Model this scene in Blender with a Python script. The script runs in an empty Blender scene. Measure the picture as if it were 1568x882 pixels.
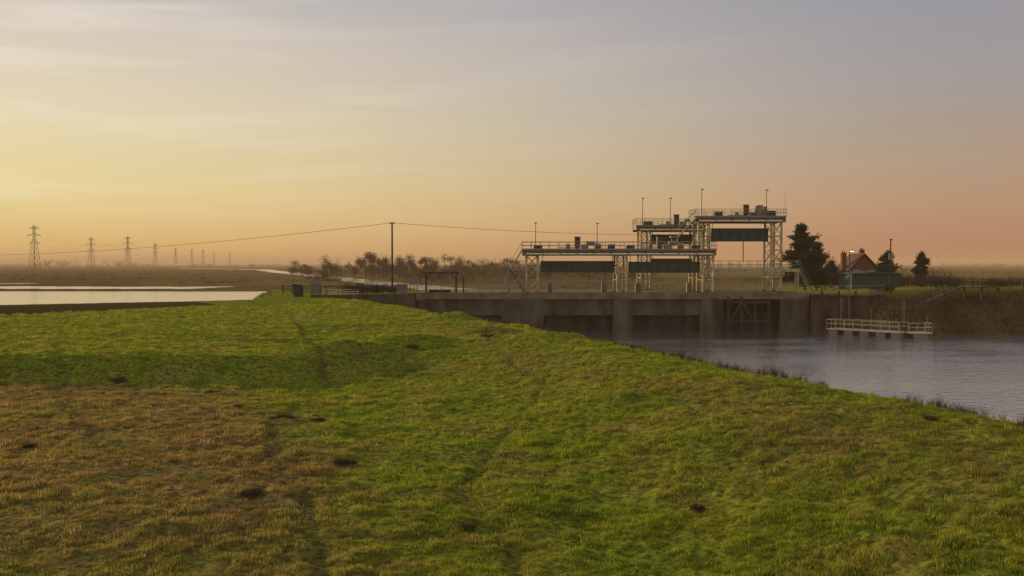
import bpy, math, random
import numpy as np
from mathutils import Vector
random.seed(7); rng=np.random.default_rng(11)
sc=bpy.context.scene
R=math.radians
SUN_AZ=-47.0; SUN_EL=10.0
# ------------------------------------------------------------------ noise
def _h(ix,iy,seed):
    n=(ix.astype(np.int64)*374761393+iy.astype(np.int64)*668265263+seed*1442695041)&0x7fffffff
    n=((n^(n>>13))*1274126177)&0x7fffffff
    return ((n^(n>>16))&0xffff)/65535.0
def vn(x,y,seed=0):
    ix=np.floor(x);iy=np.floor(y);fx=x-ix;fy=y-iy
    fx=fx*fx*(3-2*fx);fy=fy*fy*(3-2*fy)
    a=_h(ix,iy,seed);b=_h(ix+1,iy,seed);c=_h(ix,iy+1,seed);d=_h(ix+1,iy+1,seed)
    return (a+(b-a)*fx)*(1-fy)+(c+(d-c)*fx)*fy
def fbm(x,y,seed=0,o=4):
    t=0;a=.5
    for i in range(o):
        t=t+a*(vn(x,y,seed+i*17)-.5);x=x*2.03+3.1;y=y*2.03+1.7;a*=.5
    return t*2
def sm(a,b,x):
    t=np.clip((x-a)/(b-a+1e-9),0,1);return t*t*(3-2*t)
def lerp(a,b,t): return a+(b-a)*t
def poly_d(x,y,P):
    d=np.full(np.shape(x),1e9)
    for (a,b),(c,e) in zip(P[:-1],P[1:]):
        ux,uy=c-a,e-b;L=ux*ux+uy*uy
        t=np.clip(((x-a)*ux+(y-b)*uy)/L,0,1)
        d=np.minimum(d,np.hypot(x-a-t*ux,y-b-t*uy))
    return d
# ------------------------------------------------------------------ terrain height
def crest_x(y):
    return np.where(y<65,21.6-0.335*y,-0.175-0.46*(y-65))
CH=[(12,128),(6,200),(-8,262),(-15,300),(-50,392),(-100,540),(-165,740),(-250,980),(-384,1400),(-700,1900)]
def chan_d(x,y): return poly_d(x,y,CH)
TRACKS=[[(-20,82),(-14,62),(-9.5,47),(-9.2,38),(-8.9,33),(-7.2,27.5),(-5,22),(-2.5,14)],
        [(-6,90),(-3,70),(-1,52),(1.5,40),(-.5,31),(-1.5,25),(1,15)],
        [(-30,60),(-20,40),(-11,26),(-7,14)]]
def track(x,y):
    wob=.35*fbm(x*.5,y*.5,140)
    t=0
    for k,T in enumerate(TRACKS):
        t=np.maximum(t,(1-sm(.08,.42,poly_d(x+wob,y+wob,T)))*(1,.6,.5)[k])
    return t*np.clip(.7+1.2*fbm(x*.8,y*.8,141),0,1)
def yb_f(x): return np.interp(x,[-200,-48,-27,-10],[78,86,122,150])
def ynear(x): return np.interp(x,[-900,-300,-110,-73,-52,-44,-38],[150,170,190,212,230,246,258])
MOUNDS=[(-6.2,58,2.0,.5),(-1.6,61,1.3,.5),(-10.5,55,2.6,.5),(2.5,55,2.2,.35),(-2.7,40,2,.25),(3,35,2.2,.25),(-4.8,74,1.8,.45),(-14,70,3,.3),(7,28,2.5,.2),(-3,30,1.6,.15),(0,24,1.4,.14)]
def H(x,y):
    x=np.asarray(x,float);y=np.asarray(y,float)
    s=(x-crest_x(y)-1.2*fbm(x*.06+4,y*.06,3))*0.94
    w=np.interp(x,[-200,-13,-6,20],[3.8,4.0,14,26])
    y0=45.5+1.5*fbm(x*.1,y*.03,5)+np.interp(x,[-16,-10],[0,2])
    step=sm(0,1,(y-y0)/w)
    f=3.0+1.1*step+0.16*fbm(x*.12,y*.12,8)+0.05*fbm(x*.9,y*.9,9,3)
    f=f-.25*np.exp(-((s+14)/4.5)**2)*(y<60)
    yb=yb_f(x);yn=ynear(x)
    dec=np.clip((y-yb)/np.maximum(yn-yb,20),0,1)**np.interp(x,[-60,-30],[1,.7])
    f=lerp(f,0.35,dec)
    yard=sm(-38,-31,x)*(1-sm(134,150,y))*sm(100,116,y)
    yz=np.interp(x,[-24,-18],[4.35,4.9])
    f=lerp(f,yz,yard)
    bankf=sm(-11,-.8,s)*(1-sm(125,150,y))
    bz=np.interp(y,[0,24,40,65,95,118],[4.66,4.58,4.5,4.5,4.75,4.7])
    bankz=bz+.12*fbm(x*.2,y*.2,31)
    hl=lerp(f,bankz,bankf)
    hr=bz-6.2*sm(.5,11,s)+.12*fbm(x*.2,y*.2,31)
    zB=np.interp(y,[0,150,215,260,420,9000],[4.6,4.6,1.8,1.0,.8,.8])
    zC=np.interp(y,[0,140,175,260,420,9000],[5.6,5.4,4.3,3.8,1.2,.8])
    k=sm(50,62,x)
    zl=lerp(zB,zC,k)
    t=sm(45,49,x)
    a=lerp(125.5,112.5,t);b=lerp(128,126,t)
    a=a+np.interp(x,[60,110,200],[0,-4,-30]);b=b+np.interp(x,[60,110,200],[0,-4,-30])
    hf=lerp(-1.6,zl,sm(0,1,(y-a)/(b-a)))
    right=np.maximum(hr,hf)
    h=np.where(s<0,hl,right)
    q=sm(150,175,y)
    land=lerp(np.where(x<-20,f,zl),zl,sm(-34,-14,x))
    h=lerp(h,land,q)
    far=sm(250,500,y)
    h=h+far*.25*fbm(x*.01,y*.01,12)+ .04*fbm(x*.5,y*.5,40,3)
    n1=5*fbm(x*.02,y*.02,20)+1.5*fbm(x*.1,y*.1,21)
    m=sm(-4,4,y-yn+n1)*(1-sm(-5,5,y-298+n1))*(1-sm(-42,-34,x))
    m2=sm(-3,3,y-321+n1)*(1-sm(-3,3,y-362+n1*1.5))*(1-sm(-122,-108,x+n1*2))
    m3=sm(-3,3,y-400+n1)*(1-sm(-3,3,y-425-n1*2))*(1-sm(-222,-208,x+n1*3))
    m=np.maximum(np.maximum(m,m2),m3)
    h=lerp(h,-1.0,m)
    hw=np.interp(y,[128,200,262,300,400,800,2000],[22,15,12,11,8,9,12])
    c=1-sm(hw-3,hw+3,chan_d(x,y)); c=c*(y>129)
    h=lerp(h,-1.2,c)
    for (mx,my,r,a_) in MOUNDS:
        h=h+a_*np.exp(-(((x-mx)/r)**2+((y-my)/(r*.7))**2))
    h=h+1.6*(1-sm(-2,10,y))*np.exp(-(x/30)**2)*(s<-2)
    return h
def Hs(x,y): return float(H(np.array([x]),np.array([y]))[0])
def dark_brown(x,y):  # weight of dark brown: strip beyond the field, banks, fen and tracks
    s=(x-crest_x(y))*.94
    b=sm(0,1,(y-yb_f(x)-4*fbm(x*.08,y*.08,53))/2.5)*(s<-9)*(1-sm(150,260,y)*.35)*(1-sm(-30,-26,x))
    e=.9*sm(1.2,3.5,s)*(y<124)*(x<45)
    r=(.35+.9*fbm(x*.12,y*.12,54))*((y>105)&(x>44)&(y<135))
    f=.55*sm(180,260,y)*(.9+.8*fbm(x*.008,y*.02,58))
    return np.clip(np.maximum(np.maximum(np.maximum(b,e),np.maximum(r,f)),.65*track(x,y)*(y<95)),0,1)
def dryness(x,y):
    xe=np.interp(y,[0,17,27,43,50],[2,-1.5,-5.5,-12,-30])
    nse=3.4*fbm(x*.25,y*.25,50)+1.2*fbm(x*1.1,y*1.1,51)
    d=1-sm(-3,3,(x-xe)+nse)
    d=d*(1-sm(43,48,y))
    d=d*(.84+.5*fbm(x*.3,y*.3,57))
    d=d*np.interp(y,[15,24],[.6,1])
    s=(x-crest_x(y))*.94
    crest=np.exp(-((s+3.5)/3.4)**2)*(.42+1.0*fbm(x*.35,y*.35,52))*(1-sm(60,90,y))
    d=np.maximum(d,np.clip(crest,0,1)*.75)
    d=np.maximum(d,np.clip(.05+.8*fbm(x*.45,y*.45,59),0,.5)*(y<95))
    b=sm(0,1,(y-yb_f(x)-3*fbm(x*.1,y*.1,53))/3.0)*(s<-9)
    d=np.maximum(d,b)
    d=np.maximum(d,sm(1.5,4,s)*(y<124))
    d=np.maximum(d,.8*sm(160,220,y))
    d=np.maximum(d,(.3+.5*fbm(x*.15,y*.15,54))*((y>108)&(x>44)))
    return np.clip(d,0,1)
# ------------------------------------------------------------------ materials
def newmat(n):
    m=bpy.data.materials.new(n);m.use_nodes=True
    nt=m.node_tree;b=nt.nodes['Principled BSDF'];return m,nt,b
def mat(n,col,rough=.7,metal=0,var=.25,scale=1.5,bump=0.0,emit=None,stretch=(1,1,1)):
    m,nt,b=newmat(n)
    b.inputs['Roughness'].default_value=rough;b.inputs['Metallic'].default_value=metal
    if rough>.65:b.inputs['Specular IOR Level'].default_value=.1
    g=nt.nodes.new('ShaderNodeNewGeometry');mp=nt.nodes.new('ShaderNodeMapping');mp.inputs['Scale'].default_value=stretch
    nt.links.new(g.outputs['Position'],mp.inputs[0])
    t=nt.nodes.new('ShaderNodeTexNoise');t.inputs['Scale'].default_value=scale;t.inputs['Detail'].default_value=6
    nt.links.new(mp.outputs[0],t.inputs['Vector'])
    r=nt.nodes.new('ShaderNodeValToRGB')
    r.color_ramp.elements[0].position=.3;r.color_ramp.elements[1].position=.7
    r.color_ramp.elements[0].color=(*[c*(1-var) for c in col],1);r.color_ramp.elements[1].color=(*[min(1,c*(1+var)) for c in col],1)
    nt.links.new(t.outputs[0],r.inputs[0]);nt.links.new(r.outputs[0],b.inputs['Base Color'])
    if bump:
        bp=nt.nodes.new('ShaderNodeBump');bp.inputs['Strength'].default_value=bump;bp.inputs['Distance'].default_value=.1
        nt.links.new(t.outputs[0],bp.inputs['Height']);nt.links.new(bp.outputs[0],b.inputs['Normal'])
    if emit:
        b.inputs['Emission Color'].default_value=(*emit[:3],1);b.inputs['Emission Strength'].default_value=emit[3]
    return m
M={}
M['steel']=mat('painted_steel',(.36,.285,.155),.42,.15,.35,2)
M['girder']=mat('girder_green_paint',(.075,.068,.045),.5,.1,.35,2)
M['steel_lt']=mat('galvanised_highlight_steel',(.62,.50,.30),.35,.35,.2,3)  # sun highlight put into the colour for girder pipes; plain galvanising elsewhere
M['rail']=mat('rail_steel',(.21,.17,.115),.45,.2,.2,3)
M['pilest']=mat('tarred_steel_pile',(.11,.095,.07),.7,0,.3,3)
M['gate']=mat('gate_leaf_green',(.020,.038,.028),.6,.0,.4,1.2)
M['dark']=mat('dark_machinery',(.03,.028,.025),.5,.1,.3,3)
M['box']=mat('cabinet_grey',(.17,.15,.11),.5,.1,.2,3)
M['conc']=mat('weathered_concrete',(.082,.065,.040),.9,0,.55,.5,.4,stretch=(1,1,.35))
M['concl']=mat('deck_concrete',(.15,.115,.068),.9,0,.4,.5,.4)
M['concd']=mat('dark_concrete',(.045,.036,.024),.8,0,.6,.6,.4,stretch=(1,1,.25))  # darker concrete, used on the recessed back wall and lower gates
M['pile']=mat('rusty_sheet_pile',(.078,.05,.029),.85,0,.6,.9,.4,stretch=(1,1,.3))
M['wood']=mat('weathered_timber',(.055,.04,.026),.9,0,.45,4,.3)
M['brick']=mat('red_brick',(.15,.06,.036),.9,0,.3,5,.2)
M['tile']=mat('roof_tile',(.08,.042,.028),.85,0,.35,5,.3)
M['shed']=mat('teal_cladding',(.045,.078,.066),.7,0,.25,1.0,0,stretch=(6,6,.2))
M['white']=mat('white_paint',(.7,.68,.62),.5,0,.1,3)
M['glass']=mat('window_glass',(.03,.035,.04),.08,0,.1,1)
M['bark']=mat('bark',(.055,.04,.028),.95,0,.4,6,.3)
M['twig']=mat('winter_twigs',(.045,.032,.02),.95,0,.35,1)
M['conif']=mat('conifer_needles',(.018,.028,.011),.9,0,.5,1.3)
M['shrub']=mat('shrub_leaves',(.04,.045,.018),.9,0,.5,1)
M['hedge']=mat('distant_tree_twigs',(.028,.019,.012),1,0,.4,.2)
M['pyl']=mat('pylon_steel',(.06,.05,.035),.7,.2,.15,.1)
M['wire']=mat('cable',(.05,.045,.04),.7,0,.1,1)
M['lamp']=mat('lamp_lens',(.8,.7,.5),.4,0,.05,3,emit=(1,.7,.35,3))
M['orange']=mat('lifebuoy_orange',(.6,.12,.03),.5,0,.1,3)

def grass_mat(name,blade):
    m,nt,b=newmat(name);N=nt.nodes;L=nt.links
    b.inputs['Roughness'].default_value=1
    b.inputs['Specular IOR Level'].default_value=.04 if blade else 0
    g=N.new('ShaderNodeNewGeometry')
    at=N.new('ShaderNodeAttribute');at.attribute_name='dry'
    am=N.new('ShaderNodeAttribute');am.attribute_name='dark_brown'
    if blade: at.attribute_type='INSTANCER';am.attribute_type='INSTANCER'
    def noise(s,d=5):
        t=N.new('ShaderNodeTexNoise');t.inputs['Scale'].default_value=s;t.inputs['Detail'].default_value=d;t.inputs['Roughness'].default_value=.62
        L.new(g.outputs['Position'],t.inputs['Vector'])
        return t
    def ramp(src,els):
        r=N.new('ShaderNodeValToRGB');cr=r.color_ramp
        cr.elements[0].position=els[0][0];cr.elements[0].color=(*els[0][1],1)
        cr.elements[1].position=els[-1][0];cr.elements[1].color=(*els[-1][1],1)
        for p,c in els[1:-1]:
            e=cr.elements.new(p);e.color=(*c,1)
        L.new(src,r.inputs[0]);return r
    k=1.8 if blade else 1.12
    def c(*v): return tuple(x*k for x in v)
    n1=noise(.35);n2=noise(2.2,8);n3=noise(.9,6)
    gr=ramp(n1.outputs[0],[(.3,c(.098,.130,.012)),(.5,c(.128,.148,.014)),(.72,c(.170,.156,.024))])
    dr=ramp(n3.outputs[0],[(.3,c(.118,.076,.030)),(.55,c(.170,.108,.044)),(.75,c(.158,.124,.036))])
    ma=N.new('ShaderNodeMath');ma.operation='MULTIPLY_ADD';ma.inputs[1].default_value=1.4;ma.inputs[2].default_value=-.74
    L.new(n2.outputs[0],ma.inputs[0])
    ad=N.new('ShaderNodeMath');ad.operation='ADD';ad.use_clamp=True
    L.new(at.outputs['Fac'],ad.inputs[0]);L.new(ma.outputs[0],ad.inputs[1])
    mx=N.new('ShaderNodeMix');mx.data_type='RGBA'
    L.new(ad.outputs[0],mx.inputs['Factor']);L.new(gr.outputs[0],mx.inputs['A']);L.new(dr.outputs[0],mx.inputs['B'])
    mm=N.new('ShaderNodeMix');mm.data_type='RGBA';mm.inputs['B'].default_value=(.05,.037,.017,1)
    L.new(am.outputs['Fac'],mm.inputs['Factor']);L.new(mx.outputs['Result'],mm.inputs['A'])
    mx=mm
    if not blade:
        n4=noise(5,8)
        r4=ramp(n4.outputs[0],[(.38,(.36,.35,.32)),(.6,(1.1,1.1,1.05))])
        m2=N.new('ShaderNodeMix');m2.data_type='RGBA';m2.blend_type='MULTIPLY';m2.inputs['Factor'].default_value=1
        L.new(mx.outputs['Result'],m2.inputs['A']);L.new(r4.outputs[0],m2.inputs['B'])
        L.new(m2.outputs['Result'],b.inputs['Base Color'])
        bp=N.new('ShaderNodeBump');bp.inputs['Strength'].default_value=.9;bp.inputs['Distance'].default_value=.12
        L.new(n4.outputs[0],bp.inputs['Height'])
        L.new(bp.outputs[0],b.inputs['Normal'])
    else:
        oi=N.new('ShaderNodeObjectInfo')
        r4=ramp(oi.outputs['Random'],[(0,(.5,.5,.5)),(1,(1.3,1.28,1.1))])
        m2=N.new('ShaderNodeMix');m2.data_type='RGBA';m2.blend_type='MULTIPLY';m2.inputs['Factor'].default_value=1
        L.new(mx.outputs['Result'],m2.inputs['A']);L.new(r4.outputs[0],m2.inputs['B'])
        L.new(m2.outputs['Result'],b.inputs['Base Color'])
        tr=N.new('ShaderNodeBsdfTranslucent');L.new(m2.outputs['Result'],tr.inputs['Color'])
        ms=N.new('ShaderNodeMixShader');ms.inputs[0].default_value=.5
        L.new(b.outputs[0],ms.inputs[1]);L.new(tr.outputs[0],ms.inputs[2])
        L.new(ms.outputs[0],N['Material Output'].inputs['Surface'])
    return m
M['ground']=grass_mat('grass_ground',False)
M['blade']=grass_mat('grass_blades',True)
M['reed']=mat('dead_reed',(.085,.06,.032),.95,0,.4,2)

# ------------------------------------------------------------------ mesh builder
class MB:
    def __init__(s): s.v=[];s.f=[]
    def quad(s,a,b,c,d):
        n=len(s.v);s.v+=[tuple(a),tuple(b),tuple(c),tuple(d)];s.f.append((n,n+1,n+2,n+3))
    def tri(s,a,b,c):
        n=len(s.v);s.v+=[tuple(a),tuple(b),tuple(c)];s.f.append((n,n+1,n+2))
    def box(s,x0,x1,y0,y1,z0,z1):
        n=len(s.v)
        s.v+=[(x0,y0,z0),(x1,y0,z0),(x1,y1,z0),(x0,y1,z0),(x0,y0,z1),(x1,y0,z1),(x1,y1,z1),(x0,y1,z1)]
        for q in ((0,3,2,1),(4,5,6,7),(0,1,5,4),(1,2,6,5),(2,3,7,6),(3,0,4,7)): s.f.append(tuple(n+i for i in q))
    def tube(s,p,q,r,r2=None,n=6,cap=True):
        if r2 is None:r2=r
        p=Vector(p);q=Vector(q);d=(q-p)
        if d.length<1e-6:return
        d.normalize();u=d.orthogonal().normalized();w=d.cross(u)
        b=len(s.v)
        for c,rr in((p,r),(q,r2)):
            for i in range(n):
                a=2*math.pi*(i+.5)/n
                s.v.append(tuple(c+u*math.cos(a)*rr+w*math.sin(a)*rr))
        for i in range(n):
            j=(i+1)%n;s.f.append((b+i,b+j,b+n+j,b+n+i))
        if cap:
            s.f.append(tuple(b+n-1-i for i in range(n)));s.f.append(tuple(b+n+i for i in range(n)))
    def beam(s,p,q,w=.1): s.tube(p,q,w*.7,n=4)
    def rail(s,pts,h=1.1,sp=1.6,r=.03):
        for a,b in zip(pts[:-1],pts[1:]):
            a=Vector(a);b=Vector(b);L=(b-a).length;n=max(1,round(L/sp))
            for i in range(n+1):
                p=a.lerp(b,i/n);s.tube(p,p+Vector((0,0,h)),r,n=4)
            for k in(1,.55):
                s.tube(a+Vector((0,0,h*k)),b+Vector((0,0,h*k)),r,n=4)
    def prism(s,poly,y0,y1,axis='y'):
        n=len(s.v);m=len(poly)
        for yy in(y0,y1):
            for (a,b) in poly: s.v.append((a,yy,b) if axis=='y' else (yy,a,b) if axis=='x' else (a,b,yy))
        s.f.append(tuple(n+i for i in range(m)));s.f.append(tuple(n+2*m-1-i for i in range(m)))
        for i in range(m):
            j=(i+1)%m;s.f.append((n+i,n+m+i,n+m+j,n+j))
    def obj(s,name,material,parent=None,smooth=False):
        me=bpy.data.meshes.new(name);me.from_pydata(s.v,[],s.f);me.update()
        if smooth: me.shade_smooth()
        me.materials.append(material)
        o=bpy.data.objects.new(name,me);sc.collection.objects.link(o)
        if parent:o.parent=parent
        return o
def empty(name,loc=(0,0,0)):
    o=bpy.data.objects.new(name,None);sc.collection.objects.link(o);o.location=loc;return o
class Obj:
    """a named real-world object: an Empty with one child mesh per part"""
    def __init__(s,name): s.name=name;s.e=empty(name);s.p={}
    def __getitem__(s,k):
        if k not in s.p:s.p[k]=MB()
        return s.p[k]
    def done(s,mats):
        for k,b in s.p.items():
            b.obj(k,M[mats[k]],s.e)
        return s.e

# ------------------------------------------------------------------ ground sheet
rad=[.0,.8,1.6,2.5,3.5,5,6.5]
r=8.
while r<70: rad.append(r);r*=1.0065
while r<210: rad.append(r);r*=1.0115
while r<900: rad.append(r);r*=1.018
while r<12000: rad.append(r);r*=1.06
rad=np.array(rad)
ang=np.concatenate([np.arange(-40,40,.12),np.arange(40,320,3.5)])
na=len(ang);nr=len(rad)
A,RR=np.meshgrid(np.radians(ang),rad)
X=RR*np.sin(A);Y=RR*np.cos(A);Z=H(X,Y)
D=dryness(X,Y);MS=dark_brown(X,Y)
def lumps(x,y):
    a=fbm(x*1.1+.3*fbm(x,y,60),y*1.1,77,3);b=fbm(x*3.6,y*3.6,78,2)
    return .15*np.maximum(a,-.2)+.09*np.maximum(b,-.1)-.08*track(x,y)-.03
LF=np.interp(RR,[0,60,110],[1,1,0])*((X-crest_x(Y))<3)
Z+=lumps(X,Y)*LF
co=np.stack([X,Y,Z],-1).reshape(-1,3)
i=np.arange(nr-1)[:,None]*na;j=np.arange(na)[None,:];jn=(j+1)%na
F=np.stack([i+j,i+na+j,i+na+jn,i+jn],-1).reshape(-1,4)
me=bpy.data.meshes.new('ground');me.vertices.add(len(co));me.vertices.foreach_set('co',co.ravel())
me.loops.add(F.size);me.loops.foreach_set('vertex_index',F.ravel())
me.polygons.add(len(F));me.polygons.foreach_set('loop_start',np.arange(0,F.size,4));me.update(calc_edges=True)
me.validate();me.shade_smooth()
at=me.attributes.new('dry','FLOAT','POINT');at.data.foreach_set('value',D.ravel()[:len(me.vertices)])
at=me.attributes.new('dark_brown','FLOAT','POINT');at.data.foreach_set('value',MS.ravel()[:len(me.vertices)])
me.materials.append(M['ground'])
ground=bpy.data.objects.new('ground',me);sc.collection.objects.link(ground)
if me.polygons[len(F)//2].normal.z<0: me.flip_normals()

# ------------------------------------------------------------------ water
def water():
    m,nt,b=newmat('water');N=nt.nodes;L=nt.links
    b.inputs['Base Color'].default_value=(.08,.08,.08,1);b.inputs['Roughness'].default_value=.1
    b.inputs['IOR'].default_value=1.5
    gl=N.new('ShaderNodeBsdfGlossy');gl.inputs['Color'].default_value=(.95,.93,.92,1);gl.inputs['Roughness'].default_value=.13
    ms=N.new('ShaderNodeMixShader');ms.inputs[0].default_value=.62
    L.new(b.outputs[0],ms.inputs[1]);L.new(gl.outputs[0],ms.inputs[2]);L.new(ms.outputs[0],N['Material Output'].inputs['Surface'])
    g=N.new('ShaderNodeNewGeometry')
    def nz(s,st,d=3,rot=20):
        mp=N.new('ShaderNodeMapping');mp.inputs['Scale'].default_value=st;mp.inputs['Rotation'].default_value=(0,0,R(rot))
        t=N.new('ShaderNodeTexNoise');t.inputs['Scale'].default_value=s;t.inputs['Detail'].default_value=d
        L.new(g.outputs['Position'],mp.inputs[0]);L.new(mp.outputs[0],t.inputs['Vector']);return t
    a=nz(1.4,(1,1.6,1),4);c=nz(.07,(1,2.6,1),5,-12)
    r=N.new('ShaderNodeValToRGB');r.color_ramp.elements[0].position=.42;r.color_ramp.elements[1].position=.6
    r.color_ramp.elements[0].color=(.42,.42,.42,1)
    L.new(c.outputs[0],r.inputs[0])
    bp=N.new('ShaderNodeBump');bp.inputs['Distance'].default_value=.12
    mu=N.new('ShaderNodeMath');mu.operation='MULTIPLY';mu.inputs[1].default_value=.9
    L.new(r.outputs[0],mu.inputs[0]);L.new(mu.outputs[0],bp.inputs['Strength'])
    L.new(a.outputs[0],bp.inputs['Height']);L.new(bp.outputs[0],b.inputs['Normal']);L.new(bp.outputs[0],gl.inputs['Normal'])
    return m
M['water']=water()
w=MB();w.quad((-2500,15,0),(2500,15,0),(2500,2300,0),(-2500,2300,0));w.obj('river_water',M['water'])

# ------------------------------------------------------------------ scattered grass
def tuft(name,nb,rad_,h0,h1,wd,material,lean=.5):
    b=MB()
    for _ in range(nb):
        a=random.uniform(0,6.283);rr=rad_*math.sqrt(random.random())
        x,y=rr*math.cos(a),rr*math.sin(a);h=random.uniform(h0,h1);la=random.uniform(0,6.283);ll=random.uniform(.1,lean)*h
        wa=random.uniform(0,3.14);wx,wy=math.cos(wa)*wd,math.sin(wa)*wd
        mx,my=x+math.cos(la)*ll*.35,y+math.sin(la)*ll*.35
        tx,ty=x+math.cos(la)*ll,y+math.sin(la)*ll
        n=len(b.v)
        b.v+=[(x-wx,y-wy,-.02),(x+wx,y+wy,-.02),(mx+wx*.8,my+wy*.8,h*.6),(mx-wx*.8,my-wy*.8,h*.6),(tx,ty,h)]
        b.f+=[(n,n+1,n+2,n+3),(n+3,n+2,n+4)]
    me=bpy.data.meshes.new(name);me.from_pydata(b.v,[],b.f);me.materials.append(material)
    return bpy.data.objects.new(name,me)
def scatter(name,variants,pts,scale,rot,dry=None,brown=None):
    col=bpy.data.collections.new(name+'_source')
    for v in variants: col.objects.link(v)
    me=bpy.data.meshes.new(name);me.vertices.add(len(pts));me.vertices.foreach_set('co',np.asarray(pts,float).ravel())
    a=me.attributes.new('sc','FLOAT','POINT');a.data.foreach_set('value',np.asarray(scale,float))
    a=me.attributes.new('rz','FLOAT_VECTOR','POINT');a.data.foreach_set('vector',np.stack([np.zeros(len(pts)),np.zeros(len(pts)),rot],-1).ravel())
    a=me.attributes.new('dry','FLOAT','POINT');a.data.foreach_set('value',np.asarray(dry if dry is not None else np.zeros(len(pts)),float))
    a=me.attributes.new('dark_brown','FLOAT','POINT');a.data.foreach_set('value',np.asarray(brown if brown is not None else np.zeros(len(pts)),float))
    o=bpy.data.objects.new(name,me);sc.collection.objects.link(o)
    ng=bpy.data.node_groups.new(name,'GeometryNodeTree')
    ng.interface.new_socket('Geometry',in_out='INPUT',socket_type='NodeSocketGeometry')
    ng.interface.new_socket('Geometry',in_out='OUTPUT',socket_type='NodeSocketGeometry')
    N=ng.nodes;L=ng.links
    gi=N.new('NodeGroupInput');go=N.new('NodeGroupOutput');ip=N.new('GeometryNodeInstanceOnPoints')
    ci=N.new('GeometryNodeCollectionInfo');ci.inputs['Collection'].default_value=col
    ci.inputs['Separate Children'].default_value=True;ci.inputs['Reset Children'].default_value=True
    ip.inputs['Pick Instance'].default_value=True
    s1=N.new('GeometryNodeInputNamedAttribute');s1.data_type='FLOAT';s1.inputs['Name'].default_value='sc'
    s2=N.new('GeometryNodeInputNamedAttribute');s2.data_type='FLOAT_VECTOR';s2.inputs['Name'].default_value='rz'
    L.new(gi.outputs[0],ip.inputs['Points']);L.new(ci.outputs[0],ip.inputs['Instance'])
    L.new(s1.outputs[0],ip.inputs['Scale']);L.new(s2.outputs[0],ip.inputs['Rotation'])
    L.new(ip.outputs[0],go.inputs[0])
    md=o.modifiers.new('scatter','NODES');md.node_group=ng
    return o
def sample(n,r0,r1,a0=-36,a1=36,p=1.0):
    u=rng.random(n);rr=r0*(r1/r0)**(u**p)
    a=np.radians(rng.uniform(a0,a1,n));return rr*np.sin(a),rr*np.cos(a),rr
gt=[tuft('grass_tuft_a',22,.13,.02,.08,.006,M['blade'],.9),tuft('grass_tuft_b',20,.17,.02,.06,.006,M['blade'],1.1),
    tuft('grass_tuft_c',26,.09,.04,.13,.005,M['blade'],.7)]
x,y,rr=sample(150000,11,110)
s=(x-crest_x(y))*.94
keep=(s<2.5)&(y<yb_f(x)+3)&((vn(x*2.2,y*2.2,91)*.8+vn(x*.5,y*.5,92)*.35+rng.random(len(x))*.3)>.66)&(track(x,y)<.3)
x,y,rr=x[keep],y[keep],rr[keep]
z=H(x,y)+lumps(x,y)*np.interp(rr,[0,60,110],[1,1,0])
cl=vn(x*.8,y*.8,93)
scl=(.5+.7*cl+.5*rng.random(len(x)))*np.interp(rr,[10,30,110],[.8,1.0,1.6])
big=(vn(x*1.7,y*1.7,96)>.8)&(rng.random(len(x))<.7);scl=np.where(big,scl*1.55,scl)
scatter('grass',gt,np.stack([x,y,z],-1),scl,rng.uniform(0,6.28,len(x)),dryness(x,y),dark_brown(x,y))
rt=[tuft('reed_tuft_a',26,.16,.2,.6,.008,M['reed'],.6),tuft('reed_tuft_b',20,.12,.3,.8,.008,M['reed'],.5)]
NB=6500
yy=rng.uniform(15,118,NB);ss=rng.uniform(.8,8,NB)
xx=crest_x(yy)+ss
k=(vn(xx*.5,yy*.5,95)+rng.random(len(xx))*.4>.6);xx,yy=xx[k],yy[k]
xr=rng.uniform(46,120,3000);yr=rng.uniform(108,124,3000)
xx=np.concatenate([xx,xr]);yy=np.concatenate([yy,yr]);zz=H(xx,yy);k=zz>-.1
sr=np.concatenate([rng.uniform(.3,.75,len(xx)-3000),rng.uniform(.5,1.3,3000)])
scatter('reeds',rt,np.stack([xx,yy,zz],-1)[k],sr[k],rng.uniform(0,6.28,k.sum()))
ct=[tuft('rush_tuft',60,.20,.05,.16,.008,mat('rush',(.08,.055,.025),.95,0,.4,3),.9)]
P=[]
for (cx,cy,rx) in [(-8.9,35.5,.36),(-7.6,35.3,.2),(-5.2,27.8,.32),(-6.7,23.5,.3),(-14.2,43,.3),(-20,46.2,.4),(-11.5,38,.15),(-1,21,.12),(4.5,22,.1),(9,24,.15),(-3,36,.15),(12,26,.15),(-16,30,.15),(-1.6,58.5,.35),(-6.2,56,.35)]:
    for _ in range(int(26*rx*2)+2):
        P.append((cx+random.gauss(0,rx*.55),cy+random.gauss(0,rx*.35)))
P=np.array(P);scatter('rush_clumps',ct,np.stack([P[:,0],P[:,1],H(P[:,0],P[:,1])],-1),rng.uniform(.5,.95,len(P)),rng.uniform(0,6,len(P)))

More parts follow.
